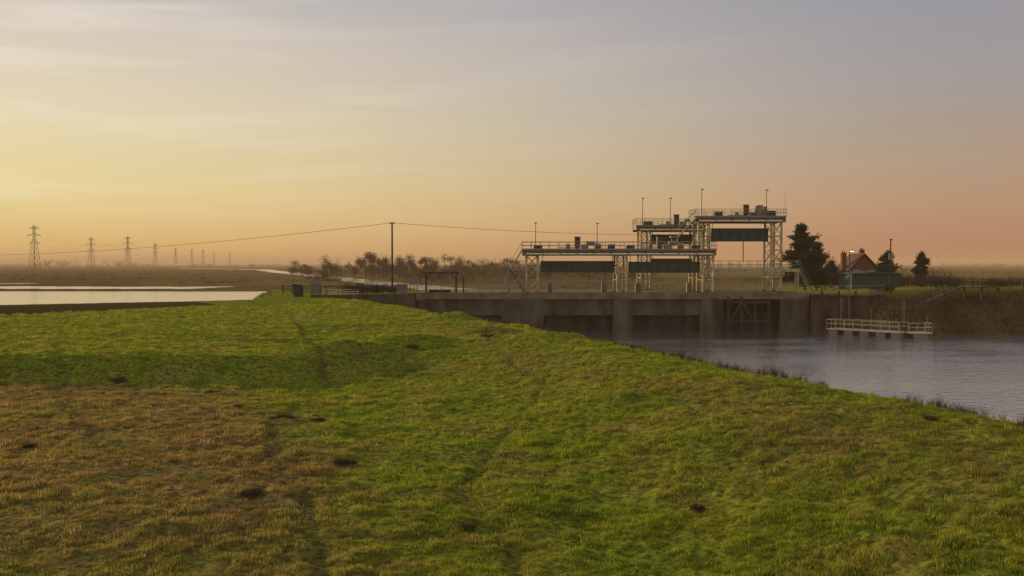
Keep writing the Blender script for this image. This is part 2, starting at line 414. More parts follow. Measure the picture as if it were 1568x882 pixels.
# ------------------------------------------------------------------ sluice gantries
YG=125.
def tower(o,xa,xb,ya,yb,z0,z1,bays=4):
    b=o['towers']
    for xx in(xa,xb):
        for yy in(ya,yb):
            b.box(xx-.13,xx+.13,yy-.13,yy+.13,z0,z1)
            o['baseplates'].box(xx-.28,xx+.28,yy-.28,yy+.28,z0,z0+.12)
    hh=(z1-z0)/bays
    for i in range(bays):
        za=z0+i*hh+.15;zb=za+hh-.1
        for yy in(ya,yb):
            b.beam((xa,yy,zb),(xb,yy,zb),.11)
            b.beam((xa,yy,za),(xb,yy,zb),.07);b.beam((xb,yy,za),(xa,yy,zb),.07)
        for xx in(xa,xb):
            b.beam((xx,ya,zb),(xx,yb,zb),.11)
            if i%2: b.beam((xx,ya,za),(xx,yb,zb),.07)
            else: b.beam((xx,yb,za),(xx,ya,zb),.07)
def platform(o,x0,x1,y0,y1,z):
    o['platform_deck'].box(x0,x1,y0,y1,z-.08,z)
    for yy in(y0+.1,y1-.1):
        o['girders'].box(x0+.05,x1-.05,yy-.05,yy+.05,z-.72,z-.083)
        o['girders'].box(x0+.05,x1-.05,yy-.14,yy+.14,z-.80,z-.722)
        n=int((x1-x0)/1.2)
        for i in range(n+1):
            xx=x0+.1+(x1-x0-.2)*i/n
            o['girders'].box(xx-.03,xx+.03,yy-.12,yy+.12,z-.718,z-.085)
    n=int((x1-x0)/2.4)
    for i in range(n+1):
        xx=x0+.2+(x1-x0-.4)*i/n
        o['girders'].box(xx-.06,xx+.06,y0+.2,y1-.2,z-.5,z-.09)
    o['pipes'].tube((x0+.4,y0-.14,z-.6),(x1-.4,y0-.14,z-.6),.13,n=8)  # pale warm pipe carries the sunlit highlight along the girder in its colour
    for i in range(n+1):
        xx=x0+.5+(x1-x0-1)*i/n
        o['girders'].box(xx-.05,xx+.05,y0-.28,y0-.06,z-.78,z-.2)
    o['railings'].rail([(x0,y0,z),(x1,y0,z),(x1,y1,z),(x0,y1,z),(x0,y0,z)],1.1,1.3,.032)
    o['railings'].box(x0,x1,y0-.02,y0+.02,z+.003,z+.15)
def leaf(o,x0,x1,y,z0,z1):
    b=o['gate_leaf'];b.box(x0,x1,y,y+.25,z0,z1)
    n=int((x1-x0)/1.3)
    for i in range(n+1):
        xx=x0+.06+(x1-x0-.12)*i/n;b.box(xx-.05,xx+.05,y-.2,y-.003,z0+.1,z1-.1)
    for zz in(z0+.02,(z0+z1)/2,z1-.1): b.box(x0,x1,y-.14,y-.002,zz,zz+.07)
    for xx in(x0+.3,x1-.3): o['hoist_rods'].tube((xx,y+.1,z1),(xx,y+.1,z1+1.6),.05,n=5)
def lamp(o,x,y,z,h):
    b=o['lamp_posts'];b.tube((x,y,z),(x,y,z+h),.06,.04)
    b.tube((x,y,z+h),(x,y-.25,z+h+.06),.04);b.box(x-.16,x+.16,y-.45,y-.1,z+h,z+h+.14)
def machinery(o,x,y,z,flip=1):
    d=o['motor_housings'];c=o['hoist_gear']
    d.box(x-.4,x+.4,y-.4,y+.4,z+.45,z+1.75);d.box(x-.45,x+.45,y-.45,y+.45,z+1.753,z+1.82)
    d.box(x-.3,x+.3,y-.3,y+.3,z,z+.447)
    c.box(x+.55*flip-.2+.2*flip,x+1.3*flip+.25,y-.35,y+.35,z+.15,z+.75)
    c.tube((x+1.2*flip,y,z+.95),(x+2.4*flip,y,z+.95),.28,n=10)
    c.tube((x+2.4*flip,y,z+.55),(x+3.3*flip,y,z+.55),.38,n=10)
    c.tube((x+.5,y,z+.3),(x-2.6*flip,y,z+.3),.06)
    c.box(x-1.6,x-1.0,y-.25,y+.25,z,z+.8)
MT=dict(towers='steel',baseplates='conc',platform_deck='rail',girders='girder',pipes='steel_lt',railings='rail',gate_leaf='gate',
        hoist_rods='dark',lamp_posts='dark',motor_housings='dark',hoist_gear='box',stairs='rail',walkway='steel',cabinets='box',panels='box')
g=Obj('sluice_gate')
for xa,xb in((2.0,3.6),(14.5,15.8),(26.3,27.7)): tower(g,xa,xb,YG+.3,YG+4.2,5,10.1,3)
platform(g,1.4,28.1,YG,YG+4.6,10.95)
leaf(g,3.95,14.2,YG+1.2,7.8,9.4);leaf(g,16.1,26.0,YG+1.2,7.75,9.3)
machinery(g,9.1,YG+2,10.95,1);machinery(g,20.6,YG+2,10.95,1)
g['motor_housings'].box(3.0,4.2,YG+1,YG+2.4,10.95,11.6)
g['motor_housings'].box(13.3,14.2,YG+1,YG+2.4,10.95,11.7);g['motor_housings'].box(15.8,17.0,YG+1,YG+2.4,10.95,11.6);g['motor_housings'].box(24.9,26,YG+1,YG+2.4,10.95,11.6)
lamp(g,3.25,YG+.2,10.95,3.6);lamp(g,11.7,YG+.2,10.95,3.5)
st=g['stairs']
for yy in(YG+.8,YG+1.7):
    st.beam((1.4,yy,10.95),(-.2,yy,8.3),.14);st.tube((1.4,yy,12.0),(-.2,yy,9.4),.03,n=4)
    st.beam((-.4,yy+1.6,8.3),(1.9,yy+1.6,5.05),.14);st.tube((-.4,yy+1.6,9.4),(1.9,yy+1.6,6.1),.03,n=4)
for i in range(11):
    t=(i+.5)/11;st.box(1.4-1.6*t-.12,1.4-1.6*t+.12,YG+.85,YG+1.65,10.95-2.65*t-.03,10.95-2.65*t)
    st.box(-.4+2.3*t-.12,-.4+2.3*t+.12,YG+2.45,YG+3.25,8.3-3.25*t-.03,8.3-3.25*t)
st.box(-.6,1.7,YG+.6,YG+3.5,8.2,8.3)
g['railings'].rail([(1.6,YG+.6,8.3),(-.6,YG+.6,8.3),(-.6,YG+3.5,8.3)],1.1,1.1,.03)
for xx in(-.5,1.6):
    for yy in(YG+.7,YG+3.4): st.box(xx-.09,xx+.09,yy-.09,yy+.09,5,8.197)
st.beam((-.5,YG+.7,5.1),(1.6,YG+.7,8.1),.08);st.beam((1.6,YG+.7,5.1),(-.5,YG+.7,8.1),.08)
st.beam((-.5,YG+.7,5.1),(-1.6,YG+.7,5.1),.08);st.beam((-.5,YG+.7,8.1),(-1.5,YG+.7,5.1),.08)
g.done(MT)
g=Obj('sluice_gate')
for xa,xb in((26.6,28.1),(37.0,38.4)): tower(g,xa,xb,YG+4.9,YG+8.6,5,14.9,5)
platform(g,26.0,39.0,YG+4.6,YG+9.0,15.7)
leaf(g,28.5,36.7,YG+5.7,12.2,14.1)
for xx in(28.0,37.1):
    g['towers'].box(xx-.15,xx+.15,YG+5.1,YG+5.4,10,14.9)
machinery(g,33.7,YG+6.6,15.7,1)
g['motor_housings'].box(29,30.2,YG+5.6,YG+7,15.7,16.5);g['motor_housings'].box(36.6,37.8,YG+5.6,YG+7,15.7,16.6)
g['cabinets'].box(35.0,35.9,YG+5.4,YG+6.2,15.7,17.4);g['cabinets'].box(36.1,36.5,YG+5.4,YG+6,15.7,17.2)
lamp(g,27.0,YG+4.8,15.7,3.8);lamp(g,36.2,YG+4.8,15.7,3.7)
g['lamp_posts'].tube((38.9,YG+4.8,15.7),(38.9,YG+4.8,19.6),.025,.012)
g['hoist_rods'].tube((33.2,YG+5.8,9.2),(33.2,YG+5.8,12.2),.07)
g['walkway'].box(28.3,41.0,YG+4.7,YG+6.0,8.2,8.32);g['walkway'].box(28.3,41.0,YG+4.65,YG+4.75,7.85,8.197)
g['railings'].rail([(28.3,YG+4.7,8.32),(41.0,YG+4.7,8.32)],1.1,1.4,.032);g['railings'].rail([(28.3,YG+6,8.32),(41.0,YG+6,8.32)],1.1,1.4,.032)
for yy in(YG+4.8,YG+5.9):
    g['walkway'].box(40.7,40.9,yy-.1,yy+.1,5,8.19);g['stairs'].beam((41.0,yy,8.3),(42.9,yy,5),.12);g['stairs'].tube((41.0,yy,9.4),(42.9,yy,6.1),.03,n=4)
for i in range(13):
    t=(i+.5)/13;g['stairs'].box(41.0+1.9*t-.11,41.0+1.9*t+.11,YG+4.85,YG+5.85,8.3-3.3*t-.03,8.3-3.3*t)
for yy in(YG+4.5,YG+3.8):
    g['stairs'].beam((23.6,yy,12.9),(26.2,yy,15.6),.14);g['stairs'].tube((23.6,yy,14.0),(26.2,yy,16.7),.03,n=4)
for i in range(10):
    t=(i+.5)/10;g['stairs'].box(23.6+2.6*t-.12,23.6+2.6*t+.12,YG+3.8,YG+4.5,12.9+2.7*t-.03,12.9+2.7*t)
g['walkway'].box(22.4,23.7,YG+3.5,YG+4.8,12.78,12.88);g['railings'].rail([(22.4,YG+3.5,12.88),(23.6,YG+3.5,12.88)],1.1,.8,.03)
for i in range(2): g['walkway'].box(22.6+i*.8,22.75+i*.8,YG+4.2,YG+4.35,10.95,12.777)
g.done(MT)
g=Obj('sluice_gate');YR=138.
for xa,xb in((19.6,21.0),(27.7,29.0)): tower(g,xa,xb,YR+.3,YR+4,5,13.9,5)
platform(g,18.8,29.4,YR,YR+4.4,14.75)
leaf(g,21.2,27.5,YR+1.2,12.0,13.5);leaf(g,21.2,27.5,YR+1.2,8.2,9.8)
machinery(g,25.2,YR+2,14.75,1)
g['cabinets'].box(27.6,28.4,YR+.6,YR+1.4,14.75,16.3);g['motor_housings'].box(20,21.4,YR+.8,YR+2,14.75,15.5)
lamp(g,19.8,YR+.2,14.75,4.1);lamp(g,24,YR+.2,14.75,4.1)
g.done(MT)

# ------------------------------------------------------------------ concrete base
d=Obj('concrete_sluice_base')
dk=d['deck'];dk.box(-13,40.3,123.6,142.6,4.35,5.0)
d['deck_edge'].box(-13,40.3,123.35,123.597,4.2,5.12)
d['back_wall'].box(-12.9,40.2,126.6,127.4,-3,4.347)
for (a,b,yy,zz) in((-13.2,-8.8,123.2,4.1),(-1.5,4.3,123.2,4.197),(13.7,16.4,122.9,4.197),(25.6,28.7,122.9,4.197),(36.4,40.5,122.9,4.197)):
    d['piers'].prism([(a,126.597),(b,126.597),(b,yy+.7),(b-.7,yy),(a+.7,yy),(a,yy+.7)],-3,zz,'z')
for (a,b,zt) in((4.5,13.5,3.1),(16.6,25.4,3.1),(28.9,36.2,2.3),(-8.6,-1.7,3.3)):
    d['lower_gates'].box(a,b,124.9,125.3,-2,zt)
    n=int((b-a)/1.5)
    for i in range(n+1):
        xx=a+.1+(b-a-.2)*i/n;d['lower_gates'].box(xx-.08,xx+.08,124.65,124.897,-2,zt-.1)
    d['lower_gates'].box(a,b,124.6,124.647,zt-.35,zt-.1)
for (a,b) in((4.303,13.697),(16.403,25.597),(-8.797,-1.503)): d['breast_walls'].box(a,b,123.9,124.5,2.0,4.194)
f=d['timber_fender']
for xx in(29.2,31,32.8,34.6): f.box(xx-.15,xx+.15,122.6,122.9,-2,4.6-.5*(xx>32))
f.beam((29.2,122.4,1),(31,122.4,3.9),.2);f.beam((31,122.4,3.9),(32.8,122.4,.8),.2);f.box(29,34.8,122.3,122.6,3.7,3.95);f.box(29,34.8,122.35,122.597,1.2,1.4)
d['deck_railing'].rail([(-13,123.7,5.12),(40,123.7,5.12)],1.1,1.7,.03)
d['deck_railing'].rail([(-13,142.3,5),(40,142.3,5)],1.1,2.0,.03)
for xx in(5.0,12.7,17.5,24.8):
    d['cabinets'].box(xx,xx+.7,129,129.5,5.003,6.3)
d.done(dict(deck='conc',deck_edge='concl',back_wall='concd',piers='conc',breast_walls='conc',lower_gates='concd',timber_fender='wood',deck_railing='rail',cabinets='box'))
q=Obj('sheet_pile_wall')
def piles(x0,y0,x1,y1,z0,z1):
    L=math.hypot(x1-x0,y1-y0);n=int(L/.45);dx,dy=(x1-x0)/L,(y1-y0)/L;nx,ny=dy,-dx
    pts=[]
    for i in range(n+1):
        t=i/n*L;o=.18 if (i//2)%2 else 0
        pts.append((x0+dx*t+nx*o,y0+dy*t+ny*o))
    for a,b in zip(pts[:-1],pts[1:]): q['piles'].quad((*a,z0),(*b,z0),(*b,z1),(*a,z1))
piles(40.4,122.9,47.5,120.5,-3,4.7);piles(47.5,120.5,50.5,123.2,-3,4.6)
q['capping_beam'].prism([(40.3,122.5),(47.7,120.1),(50.8,123.2),(50.3,123.7),(47.5,120.9),(40.4,123.4)],4.703,4.95,'z')
q['backfill'].prism([(40.5,123.3),(47.4,121),(50.2,123.7),(50,128),(40.5,128)],-2,4.8,'z')
q['railing'].rail([(40.5,123.0,4.95),(47.5,120.5,4.95),(50.5,123.4,4.95)],1.1,1.4,.03)
for (xx,yy) in((41.6,122.1),(43.6,121.4),(45.6,120.7)): q['fender_posts'].tube((xx,yy,-2),(xx,yy,5.4),.16,.14,8)
q.done(dict(piles='pile',capping_beam='conc',backfill='conc',railing='rail',fender_posts='wood'))
q=Obj('retaining_wall')
q['wall'].prism([(-13.1,123.0),(-13.1,124.2),(-22,117.5),(-25.5,116),(-25.5,115.2),(-21.6,116.4)],1,5.05,'z')
q['wall'].prism([(-12.9,122.5),(-12.9,120.3),(-17.5,115.5),(-18.3,116.2)],-2,3.2,'z')
q['railing'].rail([(-13.2,123.5,5.05),(-21.8,116.9,5.05),(-25.4,115.5,5.05)],1.1,1.8,.03)
q.done(dict(wall='conc',railing='wood'))

# ------------------------------------------------------------------ left yard
q=Obj('timber_lifting_frame')
for xx in(-11.7,-7.6):
    q['posts'].box(xx-.13,xx+.13,123.9,124.2,5,7.9)
    q['posts'].beam((xx,124.05,6.9),(xx+(.8 if xx<-9 else -.8),124.05,7.8),.1)
q['crossbeam'].box(-12.1,-7.2,123.88,124.22,7.65,7.9)
q['stop_logs'].box(-11.4,-8.4,124.3,124.8,5.0,5.5)
q['pulley'].tube((-9.9,123.9,7.3),(-9.9,124.2,7.3),.22,n=10);q['pulley'].tube((-9.9,124.05,7.3),(-9.9,124.05,7.65),.03)
q['guide_post'].box(-6.7,-6.5,123.9,124.1,5,7.3)
q.done(dict(posts='wood',crossbeam='wood',stop_logs='wood',pulley='dark',guide_post='wood'))
q=Obj('telegraph_pole')
PX,PY=-17.1,130.
q['pole'].tube((PX,PY,4.4),(PX,PY,14.95),.16,.11,8)
q['insulators'].tube((PX-.35,PY,14.7),(PX+.35,PY,14.7),.05)
q['insulators'].tube((PX-.3,PY,14.7),(PX-.3,PY,14.95),.05);q['insulators'].tube((PX+.3,PY,14.7),(PX+.3,PY,14.95),.05)
q.done(dict(pole='wood',insulators='dark'))
def cable(b,p,q_,sag,r,n=24):
    p=Vector(p);q_=Vector(q_);pr=None
    for i in range(n+1):
        t=i/n;c=p.lerp(q_,t);c.z-=sag*4*t*(1-t)
        if pr is not None:b.tube(pr,c,r,n=4,cap=False)
        pr=c
q=Obj('overhead_cable')
cable(q['cable'],(PX,PY,14.85),(-150,230,11.3),1.6,.028,30);cable(q['cable'],(PX,PY,14.85),(22,148,13.7),.35,.025)
q['far_pole'].tube((-150,230,-1),(-150,230,11.5),.16,.11,6)
q['bracket'].tube((22,148,4),(22,148,13.8),.08)
q.done(dict(cable='wire',far_pole='wood',bracket='rail'))
q=Obj('post_and_rail_fence')
for a,b in((( -33,131),(-28,128)),((-28,128),(-19,128)),((-19,128),(-13.5,126))):
    n=max(2,int(math.hypot(b[0]-a[0],b[1]-a[1])/1.8))
    for i in range(n+1):
        t=i/n;xx=lerp(a[0],b[0],t);yy=lerp(a[1],b[1],t);z0=Hs(xx,yy);q['posts'].box(xx-.07,xx+.07,yy-.07,yy+.07,z0-.2,z0+1.35)
        if i:
            for k in(.45,.8,1.2): q['rails'].beam((px,py,pz+k),(xx,yy,z0+k),.06)
        px,py,pz=xx,yy,z0
q.done(dict(posts='wood',rails='wood'))
q=Obj('field_gate')
gx=-25.5;gy=122;gz=Hs(gx+2,gy)
for k in range(6): q['bars'].beam((gx,gy,gz+.2+k*.25),(gx+4.9,gy,gz+.2+k*.25),.05)
for xx in(gx,gx+2.45,gx+4.9): q['bars'].beam((xx,gy,gz+.2),(xx,gy,gz+1.45),.06)
q['bars'].beam((gx,gy,gz+.25),(gx+2.45,gy,gz+1.4),.05)
for xx in(gx-.2,gx+5.1): q['gate_posts'].box(xx-.1,xx+.1,gy-.1,gy+.1,gz-.2,gz+1.9)
q.done(dict(bars='steel_lt',gate_posts='wood'))
q=Obj('wooden_hut')
hx,hy=-28.4,121;hz=Hs(hx,hy)
q['walls'].box(hx-.5,hx+.5,hy-.5,hy+.5,hz-.3,hz+1.5)
q['roof'].prism([(hx-.65,hz+1.5),(hx+.65,hz+1.5),(hx+.55,hz+1.62),(hx-.55,hz+1.75)],hy-.65,hy+.65)
q['door'].box(hx-.3,hx+.3,hy-.53,hy-.503,hz,hz+1.35)
q.done(dict(walls='wood',roof='dark',door='dark'))
q=Obj('board_fence')
for i in range(9): 
    xx=-26.9+i*.15;z0=Hs(xx,121.5);q['boards'].box(xx,xx+.12,121.4,121.45,z0-.2,z0+2.1+.03*(i%3))
q['rails'].box(-27.0,-25.5,121.453,121.52,Hs(-26,121.5)+.5,Hs(-26,121.5)+.6);q['rails'].box(-27.0,-25.5,121.453,121.52,Hs(-26,121.5)+1.5,Hs(-26,121.5)+1.6)
q.done(dict(boards='box',rails='wood'))
q=Obj('control_cabinet')
q['cabinet'].box(-15.8,-14.4,124.6,125.6,4.7,6.1);q['lid'].box(-15.9,-14.3,124.5,125.7,6.103,6.18);q['door'].box(-15.5,-14.8,124.57,124.597,5.1,5.95)
q.done(dict(cabinet='box',lid='dark',door='rail'))
q=Obj('information_sign')
q['posts'].tube((-13.9,124.4,4.8),(-13.9,124.4,6.9),.05);q['posts'].tube((-12.9,124.4,4.8),(-12.9,124.4,6.9),.05)
q['panel'].box(-14.0,-12.8,124.33,124.37,6.2,6.95);q.done(dict(posts='rail',panel='box'))
q=Obj('lifebuoy')
for i in range(16):
    a=i/16*6.283;c=(i+1)/16*6.283
    q['ring'].tube((3.0+.36*math.cos(a),123.2,5.8+.36*math.sin(a)),(3.0+.36*math.cos(c),123.2,5.8+.36*math.sin(c)),.07,n=6)
q['post'].tube((3.0,123.3,5),(3.0,123.3,6.5),.04)
q.done(dict(ring='orange',post='rail'))

# ------------------------------------------------------------------ pontoon, gangway, poles
def obox(b,p,q_,hw,z0,z1):
    dx,dy=q_[0]-p[0],q_[1]-p[1];L=math.hypot(dx,dy);nx,ny=-dy/L*hw,dx/L*hw
    b.prism([(p[0]+nx,p[1]+ny),(p[0]-nx,p[1]-ny),(q_[0]-nx,q_[1]-ny),(q_[0]+nx,q_[1]+ny)],z0,z1,'z')
q=Obj('landing_pontoon')
P0=(41.8,119.0);P1=(48.2,111.8)
obox(q['deck'],P0,P1,1.25,.52,.62)
for t in(.08,.3,.52,.74,.94):
    c=(lerp(P0[0],P1[0],t),lerp(P0[1],P1[1],t));obox(q['floats'],(c[0]-.4,c[1]+.4),(c[0]+.4,c[1]-.4),1.1,-.3,.517)
dx,dy=(P1[0]-P0[0]),(P1[1]-P0[1]);L=math.hypot(dx,dy);nx,ny=-dy/L*1.2,dx/L*1.2
q['railing'].rail([(P0[0]-nx,P0[1]-ny,.62),(P1[0]-nx,P1[1]-ny,.62)],1.15,1.2,.042)
q['railing'].rail([(P0[0]-nx,P0[1]-ny,.62),(P0[0]+nx,P0[1]+ny,.62),(P1[0]+nx,P1[1]+ny,.62)],1.15,1.2,.042)
obox(q['deck'],(48.4,111.6),(51.2,111.6),1.0,.52,.62)
obox(q['floats'],(49.0,111.6),(50.7,111.6),.85,-.3,.517)
q['railing'].rail([(48.4,110.7,.62),(51.2,110.7,.62),(51.2,112.5,.62)],1.15,1.0,.042)
for (xx,yy,zt) in((43.2,119.4,4.6),(46.2,117,3.4),(49.0,113.6,4.4),(51.6,113,2.6)): q['mooring_piles'].tube((xx,yy,-2),(xx,yy,zt),.13,.13,8)
q.done(dict(deck='steel_lt',floats='box',railing='steel',mooring_piles='pilest'))
q=Obj('gangway')
ga=Vector((51.2,117.6,3.1));gb=Vector((60.0,122.0,5.9))
dv_=(gb-ga);nn=Vector((-dv_.y,dv_.x,0)).normalized()*.5
for o_ in(-1,1):
    a=ga+nn*o_;b_=gb+nn*o_
    q['trusses'].beam(a,b_,.14);q['trusses'].beam(a+Vector((0,0,1.1)),b_+Vector((0,0,1.1)),.07)
    for i in range(9):
        p=a.lerp(b_,i/8);q['trusses'].beam(p,p+Vector((0,0,1.1)),.05)
        if i<8:q['trusses'].beam(p,a.lerp(b_,(i+1)/8)+Vector((0,0,1.1)),.045)
up=Vector((0,0,.05))
q['treads'].quad(ga+nn+up,ga-nn+up,gb-nn+up,gb+nn+up)
q['landing'].box(49.6,51.4,116.6,118.6,3.0,3.12)
for xx in(49.7,51.2):
    for yy in(116.7,118.4): q['landing'].box(xx,xx+.15,yy,yy+.15,-2,2.997)
q['railing'].rail([(51.4,116.6,3.12),(49.6,116.6,3.12),(49.6,118.6,3.12)],1.1,.9,.035)
for o_ in(0,.9): q['treads'].beam((49.9+o_,116.5,3.1),(49.2+o_,113.2,.65),.1)
for i in range(9):
    t=(i+.5)/9;q['treads'].box(49.9-.7*t,50.8-.7*t,116.5-3.3*t-.1,116.5-3.3*t+.1,3.1-2.45*t-.03,3.1-2.45*t)
q['landing'].box(60,65,121,123,5.75,5.9)
for xx in(60.2,62.5,64.7): q['landing'].box(xx,xx+.2,121.2,121.4,3,5.747)
q['railing'].rail([(60,121,5.9),(65,121,5.9)],1.1,1.2,.035)
q.done(dict(trusses='wood',treads='wood',landing='wood',railing='wood'))
q=Obj('street_lamp')
q['post'].tube((44.2,119.2,4.4),(44.2,119.2,10.6),.09,.06,8);q['arm'].tube((44.2,119.2,10.55),(44.2,118.6,10.75),.05)
q['lantern'].box(44.0,44.4,118.2,118.75,10.68,10.82);q['lens'].box(44.04,44.36,118.25,118.7,10.6,10.677)
q['post'].tube((44.2,119.2,-2),(44.2,119.2,4.4),.14,.1,8)
q.done(dict(post='pilest',arm='rail',lantern='dark',lens='lamp'))
q=Obj('navigation_post')
q['post'].tube((53.2,128,4),(53.2,128,12.3),.1,.08,8);q['top_bracket'].box(53.0,53.4,127.9,128.1,12.3,12.5)
q['signal_board'].box(52.85,53.55,127.8,127.85,9.6,10.5)
q.done(dict(post='wood',top_bracket='dark',signal_board='box'))

# ------------------------------------------------------------------ buildings
q=Obj('brick_house')
hx0,hx1,hy0,hy1,gz=74.0,80.6,200,208,3.4
q['walls'].box(hx0,hx1,hy0,hy1,gz-.5,7.9)
hm=(hx0+hx1)/2
q['walls'].prism([(hx0+.003,7.903),(hx1-.003,7.903),(hm,10.9)],hy0+.003,hy0+.25)
q['roof'].prism([(hx0-.5,7.5),(hm,11.35),(hm,11.1),(hx0-.5,7.25)][::-1],hy0-.5,hy1+.4)
q['roof'].prism([(hx1+.5,7.5),(hm+.003,11.35),(hm+.003,11.1),(hx1+.5,7.25)],hy0-.5,hy1+.4)
for cx_,cz in((hx0-.3,11.3),(hm+.4,12.0)):
    q['chimneys'].box(cx_-.5,cx_+.5,hy0+2,hy0+3,gz,cz);q['chimneys'].box(cx_-.57,cx_+.57,hy0+1.93,hy0+3.07,cz+.002,cz+.15)
    q['chimney_pots'].tube((cx_-.2,hy0+2.5,cz+.15),(cx_-.2,hy0+2.5,cz+.55),.12,n=8);q['chimney_pots'].tube((cx_+.2,hy0+2.5,cz+.15),(cx_+.2,hy0+2.5,cz+.55),.12,n=8)
for wx in(hx0+1.6,hx1-1.6):
    for wz in(4.3,6.4):
        q['window_frames'].box(wx-.65,wx+.65,hy0-.05,hy0-.003,wz-.05,wz+1.15)
        q['window_glass'].box(wx-.56,wx-.03,hy0-.07,hy0-.053,wz+.04,wz+1.06);q['window_glass'].box(wx+.03,wx+.56,hy0-.07,hy0-.053,wz+.04,wz+1.06)
q['door'].box(hm-.45,hm+.45,hy0-.05,hy0-.003,gz,gz+2.1)
q['annexe'].box(hx0-4,hx0-.9,hy0+1,hy0+6,gz-.5,6.4);q['annexe_roof'].prism([(hx0-4.3,6.403),(hx0-.9,6.403),(hx0-.9,7.8)],hy0+.8,hy0+6.2)
q.done(dict(walls='brick',roof='tile',chimneys='brick',chimney_pots='tile',window_frames='white',window_glass='glass',door='dark',annexe='brick',annexe_roof='tile'))
q=Obj('equipment_shed')
q['walls'].box(56.0,64.0,150,156,4.0,7.3)
q['roof'].prism([(55.7,7.303),(64.3,7.303),(64.3,7.4),(60,7.75),(55.7,7.4)],149.7,156.3)
for i in range(17): q['cladding_ribs'].box(56.05+i*.49,56.11+i*.49,149.95,149.997,4.5,7.25)
q['doors'].box(58,60.6,149.9,149.945,4.5,6.8)
q.done(dict(walls='shed',roof='shed',cladding_ribs='shed',doors='gate'))
q=Obj('boundary_fence')
pv=None
for i in range(26):
    xx=66+i*2.2;yy=128+.4*i;z0=Hs(xx,yy);q['posts'].box(xx-.07,xx+.07,yy-.07,yy+.07,z0-.2,z0+1.1)
    if pv:
        for k in(.4,.7,1.0): q['rails'].beam((pv[0],pv[1],pv[2]+k),(xx,yy,z0+k),.05)
    pv=(xx,yy,z0)
q.done(dict(posts='wood',rails='wood'))

# ------------------------------------------------------------------ vegetation
def bare_tree(name,x,y,h,spread=.45,depth=6,seed=1,thick=.02):
    rd=random.Random(seed);b=MB();z=Hs(x,y)
    def grow(p,d,L,r,k):
        q_=p+d*L;r2=r*.68
        b.tube(p,q_,r,r2,n=5 if k>3 else 3,cap=False)
        if k==0:return
        for _ in range(rd.choice((2,3,3)) if k>1 else 3):
            nd=(d+Vector((rd.uniform(-1,1),rd.uniform(-1,1),rd.uniform(-.35,.7)))*spread*1.5).normalized()
            grow(q_ if rd.random()<.7 else p.lerp(q_,.7),nd,L*rd.uniform(.62,.85),r2*rd.uniform(.6,.85),k-1)
    grow(Vector((x,y,z-.2)),Vector((rd.uniform(-.06,.06),0,1)),h*.26,h*thick*1.3,depth)
    q=Obj(name);q.p['trunk_and_branches']=b;q.done({'trunk_and_branches':'twig'})
def leafmass(b,c,rx,ry,rz,n,s,rd,shell=.5):
    for _ in range(n):
        v=Vector((rd.gauss(0,1),rd.gauss(0,1),rd.gauss(0,1))).normalized()*(shell+(1-shell)*rd.random())**.7
        p=Vector((c[0]+v.x*rx,c[1]+v.y*ry,c[2]+v.z*rz))
        u=Vector((rd.uniform(-1,1),rd.uniform(-1,1),rd.uniform(-1,1))).normalized()*s*rd.uniform(.5,1.3);w=u.orthogonal().normalized()*s*rd.uniform(.3,.7)
        b.tri(p-u,p+u,p+w)
def conifer(name,x,y,h,w,seed,m='conif',lean=0,crown0=.1,dens=1.0,pw=.62):
    rd=random.Random(seed);z=Hs(x,y);q=Obj(name)
    q['trunk'].tube((x,y,z-.2),(x+lean,y,z+h*.93),h*.022,.03,8)
    n=int(h*13*dens)
    for i in range(n):
        t=crown0+(1-crown0)*(i/n)
        tt=(t-crown0)/(1-crown0)
        cl=.75+.35*math.sin(t*23+seed)
        R_=w*.5*min(1,(tt*4+.55))*(1-tt)**pw*rd.uniform(.6,1.15)*cl+.15
        a=rd.uniform(0,6.283);zb=z+h*t;base=Vector((x+lean*t,y,zb));tip=base+Vector((math.cos(a)*R_,math.sin(a)*R_,R_*rd.uniform(-.1,.35)))
        q['branches'].tube(base,tip,.05,.015,3)
        m_=int((10+R_*26)*dens)
        for k in range(m_):
            tq=rd.uniform(.15,1.05)**.8;p=base.lerp(tip,tq)+Vector((rd.gauss(0,.22),rd.gauss(0,.22),rd.gauss(0,.2)))
            u=Vector((rd.uniform(-1,1),rd.uniform(-1,1),rd.uniform(-.6,.9))).normalized()*rd.uniform(.18,.4);w_=u.orthogonal().normalized()*rd.uniform(.09,.18)
            q['foliage'].tri(p-u-w_*.5,p+u,p+w_-u*.3)
    q.done({'trunk':'bark','branches':'bark','foliage':m})
conifer('pine_tree',51.6,160,11.5,8.2,3,lean=-.9,dens=1.3,pw=.45)
conifer('pine_tree',54.2,162,8.4,6.0,5,dens=1.2,pw=.5)
conifer('cypress_tree',71.0,172,6.9,4.9,8,dens=1.2,pw=.5)
conifer('cypress_tree',78.3,174,6.6,3.8,9,dens=1.2,pw=.45)
conifer('yew_tree',62.5,178,5.0,3.6,10,dens=1.2,pw=.4)
bare_tree('bare_tree',58.5,170,6.5,.5,6,21);bare_tree('bare_tree',75,176,5.5,.5,6,22);bare_tree('bare_tree',83,180,5.8,.5,6,23)
bare_tree('bare_tree',87,184,5.0,.5,6,24);bare_tree('bare_tree',67.5,215,8.5,.45,6,25)
bare_tree('bare_tree',56.5,166,6.5,.5,6,26)
bare_tree('bare_tree',82,230,9,.45,6,27)
bare_tree('bare_tree',74.5,178,6.5,.5,6,28);bare_tree('bare_tree',85,178,5.6,.5,6,29);bare_tree('bare_tree',81,176,5.2,.5,6,30)
